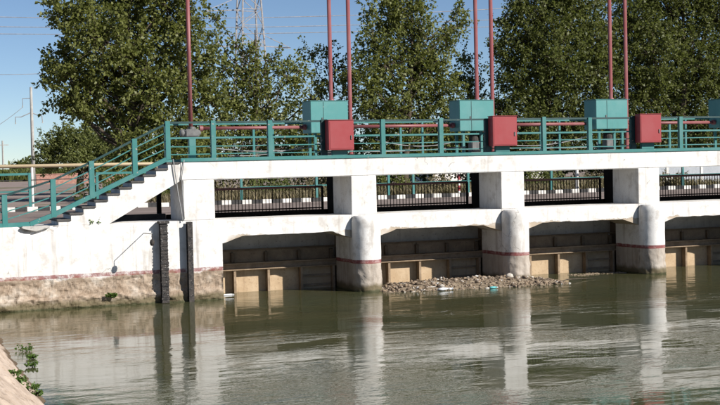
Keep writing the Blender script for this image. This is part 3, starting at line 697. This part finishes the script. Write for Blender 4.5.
def tree(name, label, bx, Y, lobes, mat, seed, leaf=.17, per=26, dens=1., trunk=.22, group=None, spread=.34, zb=None):
    rng = np.random.default_rng(seed); rr = random.Random(seed)
    t = thing(name, label, 'tree', (bx, Y, ZG), group); sc_m = None
    root = Vector((bx, Y, ZG)); mb = MB(); Cs = []; Ds = []
    cen = []
    for (px, py, rp, dy) in lobes:
        q = at(px, py, Y+dy); r0 = rp/FPX*(q-CAM).dot(fw); cen.append((q, r0))
    zt = max(q.z for q, _ in cen); zc = sum(q.z for q, _ in cen)/len(cen); xm = sum(q.x for q, _ in cen)/len(cen)
    fork = Vector((bx*.7+xm*.3, Y, ZG+max(1.4, (zc-ZG)*.35))); tp = Vector((xm, Y, zt-.6))
    tr = [root+Vector((0, 0, -.2)), root+Vector((0, 0, .3)), root.lerp(fork, .6)+Vector((rr.uniform(-.1, .1), 0, 0)), fork]
    mb.tube([p-root for p in tr], [trunk*1.4, trunk*1.05, trunk*.9, trunk*.8], 9)
    mb.tube([p-root for p in (fork, fork.lerp(tp, .5)+Vector((rr.uniform(-.3, .3), 0, 0)), tp)], [trunk*.8, trunk*.45, .03], 8, False)
    for q, r0 in cen:
        u = max(0, min(.85, (q.z-1.6-abs(q.x-xm)*.35-fork.z)/max(1, tp.z-fork.z))); st_ = fork.lerp(tp, u)
        mid = st_.lerp(q, .5)+Vector((rr.uniform(-.3, .3), rr.uniform(-.4, .4), rr.uniform(-.3, .2))); tw = trunk*(.4-.25*u)
        mb.tube([p-root for p in (st_, mid, q, q+Vector((rr.uniform(-.2, .2), 0, r0*.6)))], [tw, tw*.7, tw*.4, .015], 6, False)
        n = max(8, int(46*dens*r0*r0))
        for i in range(n):
            v = rng.normal(0, 1, 3); v /= np.linalg.norm(v); rad = r0*(rng.random()**.45)
            c = np.array(q)+v*rad*[1, .9, 1]+rng.normal(0, .12, 3)
            if c[2] < ZG+.25: continue
            dv = v*.8+np.array([0, 0, .35])+rng.normal(0, .45, 3); dv /= np.linalg.norm(dv)
            Cs.append(c-np.array(root)); Ds.append(dv)
            if i % 3 == 0:
                m_ = q.lerp(Vector(c), .5)+Vector((0, 0, -.08)); mb.tube([p-root for p in (q, m_, Vector(c)+Vector(dv)*spread)], [.035, .02, .006], 4, False)
    mb.build('trunk', 'wood', t, 0, True)
    V, F, rn = leaf_cloud(np.array(Cs), np.array(Ds), per, spread, leaf, rng)
    me = fast_mesh('crown', V, F, rn); link('crown', me, mat, t); return t
# big left tree
L1 = [(75, 18, 26, 0), (120, 8, 32, 1), (165, 5, 30, 0), (185, 30, 24, -.5), (100, 40, 32, -1), (140, 50, 36, .5), (66, 55, 14, 0), (70, 75, 22, -.5), (55, 68, 13, .3),
      (105, 80, 34, .5), (150, 90, 36, -.5), (185, 75, 28, .5), (85, 100, 22, 0), (120, 118, 28, 1), (165, 128, 30, 0), (205, 55, 13, 0), (208, 100, 24, 1), (60, 10, 13, -.5),
      (76, 108, 14, 0), (195, 140, 26, 0), (130, 150, 22, -1), (160, 155, 24, -1), (190, 160, 22, -1), (135, -18, 30, 0), (190, -10, 20, 0), (50, 84, 9, 0), (60, 103, 9, .5)]
tree('leafy_tree', 'tall broad olive green tree behind the stairs on the left', at(140, 190, 31).x, 31, L1, 'leafA', 11, .19, 26, .95, .3, 'trees beyond the road')
L2 = [(245, 70, 20, 0), (262, 90, 24, 0), (232, 100, 20, .5), (240, 130, 28, 0), (275, 125, 28, .5), (285, 75, 15, 0), (270, 60, 11, 0), (250, 52, 8, 0), (236, 46, 8, 0), (215, 34, 7, 0), (216, 48, 9, 0), (225, 70, 12, .5), (300, 70, 13, .5), (310, 100, 20, 0), (305, 132, 22, 0), (217, 18, 6, 0)]
tree('leafy_tree', 'lower thin-crowned tree in front of the power pylon', at(255, 190, 33).x, 33, L2, 'leafA', 12, .18, 22, .75, .18, 'trees beyond the road')
L2b = [(335, 70, 13, 0), (326, 55, 9, 0), (340, 118, 18, 0), (318, 85, 12, 0), (330, 135, 20, 0), (345, 90, 10, .5), (312, 55, 7, 0), (352, 140, 16, 0)]
tree('leafy_tree', 'small sparse tree behind the first hoist', at(330, 190, 35).x, 35, L2b, 'leafB', 13, .18, 20, .7, .14, 'trees beyond the road')
L3 = [(405, 10, 19, 0), (390, 28, 22, .5), (420, 35, 22, 0), (372, 40, 16, 0), (385, 65, 26, 0), (415, 70, 28, .5), (360, 75, 17, -.5), (370, 105, 26, 0), (405, 110, 30, 0), (440, 95, 24, 0), (445, 45, 13, 0), (452, 28, 8, 0), (459, 12, 7, 0), (437, 62, 15, 0),
      (390, 140, 24, 0), (430, 135, 26, .5), (460, 115, 18, 0), (370, 10, 9, 0), (386, 2, 10, 0), (420, 4, 10, 0), (405, -10, 14, 0), (463, 22, 6, 0)]
tree('leafy_tree', 'upright yellowish green tree between the first two hoists', at(405, 190, 32).x, 32, L3, 'leafA', 14, .18, 25, .9, .22, 'trees beyond the road')
L3b = [(465, 60, 10, 0), (470, 80, 15, 0), (478, 105, 18, 0), (480, 135, 20, 0), (458, 78, 10, 0), (488, 120, 16, .5), (455, 140, 16, 0)]
tree('leafy_tree', 'small pale tree behind the second hoist', at(472, 190, 35).x, 35, L3b, 'leafC', 15, .18, 22, .7, .13, 'trees beyond the road')
L4 = [(540, 20, 30, 0), (575, 10, 32, .5), (520, 45, 24, 0), (555, 55, 36, -.5), (515, 80, 24, 0), (545, 95, 34, .5), (525, 125, 28, 0), (565, 130, 30, 0), (590, 80, 32, 0), (505, 105, 16, 0), (500, 50, 12, 0), (560, -12, 26, 0), (520, 8, 14, 0), (590, 40, 30, 0), (505, 20, 9, 0), (590, 120, 26, 0)]
tree('leafy_tree', 'dense dark tree right of the second hoist tubes', at(552, 190, 31).x, 31, L4, 'leafB', 16, .17, 28, 1.1, .3, 'trees beyond the road')
L5 = [(630, 20, 34, 0), (670, 15, 34, .5), (715, 20, 34, 0), (650, 55, 36, -.5), (695, 60, 36, 0), (640, 95, 34, 0), (680, 100, 36, .5), (725, 85, 34, 0), (620, 130, 26, 0), (655, 135, 28, 0), (700, 130, 28, 0), (740, 120, 30, 0), (650, -15, 30, 0), (700, -15, 30, 0), (755, 40, 36, 0), (610, 60, 24, 0), (770, 90, 34, 0)]
tree('leafy_tree', 'huge dense tree filling the upper right corner', at(680, 190, 32).x, 32, L5, 'leafB', 17, .17, 28, 1.1, .34, 'trees beyond the road')
LB = [(70, 140, 17, 0), (52, 150, 13, 0), (92, 145, 18, 2), (110, 150, 18, 0), (48, 160, 9, 0), (75, 158, 14, -1), (130, 150, 16, 0), (100, 165, 14, 0)]
tree('round_tree', 'round willow green tree low behind the utility pole', at(80, 185, 50).x, 50, LB, 'leafC', 18, .15, 60, 1.15, .25, 'trees beyond the road')
LD = [(18, 166, 3.4, 0), (25, 165, 3.8, 4), (32, 166, 3.2, 0), (14, 168, 2.5, 0), (38, 167, 3, 0)]
tree('tree_clump', 'tiny distant dark tree clump on the left horizon', at(25, 172, 330).x, 330, LD, 'leafB', 19, .9, 22, .05, .3, None, 1.0)

def tuft_stuff(name, label, pts, mat, hgt, wid, seed, n=7, cat='plant'):
    rng = np.random.default_rng(seed); V = []; F = []; rn = []
    for p in pts:
        for j in range(n):
            a = rng.uniform(0, 6.28); h = hgt*rng.uniform(.5, 1.3); d = np.array([math.cos(a), math.sin(a), 0]); e = np.array([-d[1], d[0], 0])
            b0 = np.array(p)+d*rng.uniform(0, wid*2); o = len(V)
            V += [b0-e*wid*.5, b0+e*wid*.5, b0+d*h*.25+e*wid*.35+[0, 0, h*.65], b0+d*h*.25-e*wid*.35+[0, 0, h*.65], b0+d*h*.6+[0, 0, h*.95], b0+d*h*.6+[0, 0, h*.95]+e*.002]
            F += [[o, o+1, o+2, o+3], [o+3, o+2, o+5, o+4]]; r0 = rng.random(); rn += [r0, r0]
    return np.array(V), np.array(F), np.array(rn)
def stuff(name, label, cat, pts, mat, hgt, wid, seed, n=7):
    V, F, rn = tuft_stuff(name, label, pts, mat, hgt, wid, seed, n)
    return tag(link(name, fast_mesh(name, V, F, rn), mat), label, cat, None, 'stuff')
rg = random.Random(5)
stuff('dry_grass', 'dry brownish grass on the ground beyond the road', 'grass', [(rg.uniform(4, 60), rg.uniform(21, 33), ZG) for _ in range(5200)], 'dry', .38, .045, 1)
stuff('reed_belt', 'green belt of tall grass along the far left field', 'grass', [(rg.uniform(-6, 45), rg.uniform(150, 175), ZG) for _ in range(2600)], 'leafC', 1.5, .35, 2)
def bank_h(x, y):
    t = .3
    for _ in range(6): d = (XL+.045*min(0, y+5.5)*(1-t*.8)-x)/.78; t = (d+.9)/4.4
    return d*.70
def on_bank(px, py):
    for i in range(4000):
        u = 8+i*.01; p = CAM+(fw+rt*((px-360)/FPX)-up*((py-202.5)/FPX))*u
        if p.z < max(0, bank_h(p.x, p.y)): break
    return p
def bush(label, x, y, r0, mat, seed, name='shrub', group=None, leaf=.12, n=None, z=ZG, per=24):
    rng = np.random.default_rng(seed); t = thing(name, label, 'shrub', (x, y, z), group); mb = MB(); Cs = []; Ds = []
    for i in range(n or int(60*r0)):
        v = rng.normal(0, 1, 3); v[2] = abs(v[2]); v /= np.linalg.norm(v); c = v*r0*rng.random()**.5*[1.3, 1.1, .95]; c[2] = max(.05, c[2])
        Cs.append(c); Ds.append((v+[0, 0, .4])/np.linalg.norm(v+[0, 0, .4]))
        if i % 3 == 0: mb.tube([(c[0]*.1, c[1]*.1, -.02), (c[0]*.5, c[1]*.5, c[2]*.6), tuple(c)], [.02*r0, .014*r0, .004], 4, False)
    mb.build('stems', 'wood', t); V, F, rn = leaf_cloud(np.array(Cs), np.array(Ds), per, .2*max(.3, r0) if r0 > .5 else .22*r0, leaf, rng)
    link('foliage', fast_mesh('foliage', V, F, rn), mat, t); return t
lbs = ['first opening, left end', 'first opening, near its middle', 'first opening, right end', 'second opening, left end', 'second opening, right end', 'third opening, left end', 'third opening, right end', 'fourth opening']
for i, (px, Y, r0, mt) in enumerate([(232, 27, 1.0, 'dry'), (268, 29, 1.2, 'leafC'), (312, 27, .9, 'dry'), (392, 28, 1.1, 'leafC'), (440, 26, .9, 'dry'), (540, 26, 1.2, 'leafC'), (600, 27, .9, 'dry'), (672, 22, .8, 'dry')]):
    bush('%s scrub bush beyond the road seen through the %s' % ('dry' if mt == 'dry' else 'green', lbs[i]), at(px, 190, Y).x, Y, r0, mt, 30+i, 'shrub', 'scrub bushes beyond the road')
for i, (px, Y, r0, lb) in enumerate([(118, 28, 1.5, 'dark shrub under the big left tree'), (170, 29, 1.4, 'dark shrub below the stair head'), (350, 38, 1.6, 'dark shrub behind the first red cabinet'), (500, 38, 1.6, 'dark shrub behind the second red cabinet'), (640, 38, 1.6, 'dark shrub behind the third red cabinet')]):
    bush(lb, at(px, 190, Y).x, Y, r0, 'leafB', 50+i, 'shrub', None, .16, 110)
for i, px in enumerate(range(215, 760, 42)):
    mt = ('leafB', 'leafA', 'leafC')[i % 3]; Y = 36+2.5*((i*7) % 3); cx = at(px, 190, Y).x
    tree('sapling', 'low bushy sapling in the thicket behind the walkway railing', cx, Y,
         [(px, 145, 20, 0), (px-10, 158, 18, .5), (px+12, 156, 18, -.5), (px+4, 172, 20, 0), (px-6, 128, 11, 0)], mt, 80+i, .18, 18, .7, .09, 'saplings in the thicket')
# weeds at the water and on the wall
for i, (px, py, r0, lb) in enumerate([(25, 351, .15, 'green weed leaning over the water at the bank foot'), (33, 367, .11, 'thin weed sprig standing in the water off the bank'), (31, 359, .09, 'tiny weed between two others in the water off the bank'),
        (13, 376, .12, 'weed growing highest on the bank slope'), (20, 383, .09, 'weed in the middle of the bank slope'), (29, 390, .12, 'weed low on the bank slope'), (36, 396, .10, 'weed nearest the lower picture edge on the bank')]):
    q = on_bank(px, py); bush(lb, q.x, q.y, r0, 'weed', 61+i, 'weed', 'weeds on the canal edge', .045, 14, q.z-.01, 12)
q = at(112, 296, -.12); bush('green weed rooted in the bare wall base near the water', q.x, -.16, .10, 'weed', 70, 'weed', 'weeds on the canal edge', .07, 14, q.z-.03, 12)
q = at(96, 220, .05); bush('small green tuft on the wall top under the stairs', q.x, .05, .14, 'weed', 71, 'weed', 'weeds on the canal edge', .06, 12, ZL, 12)
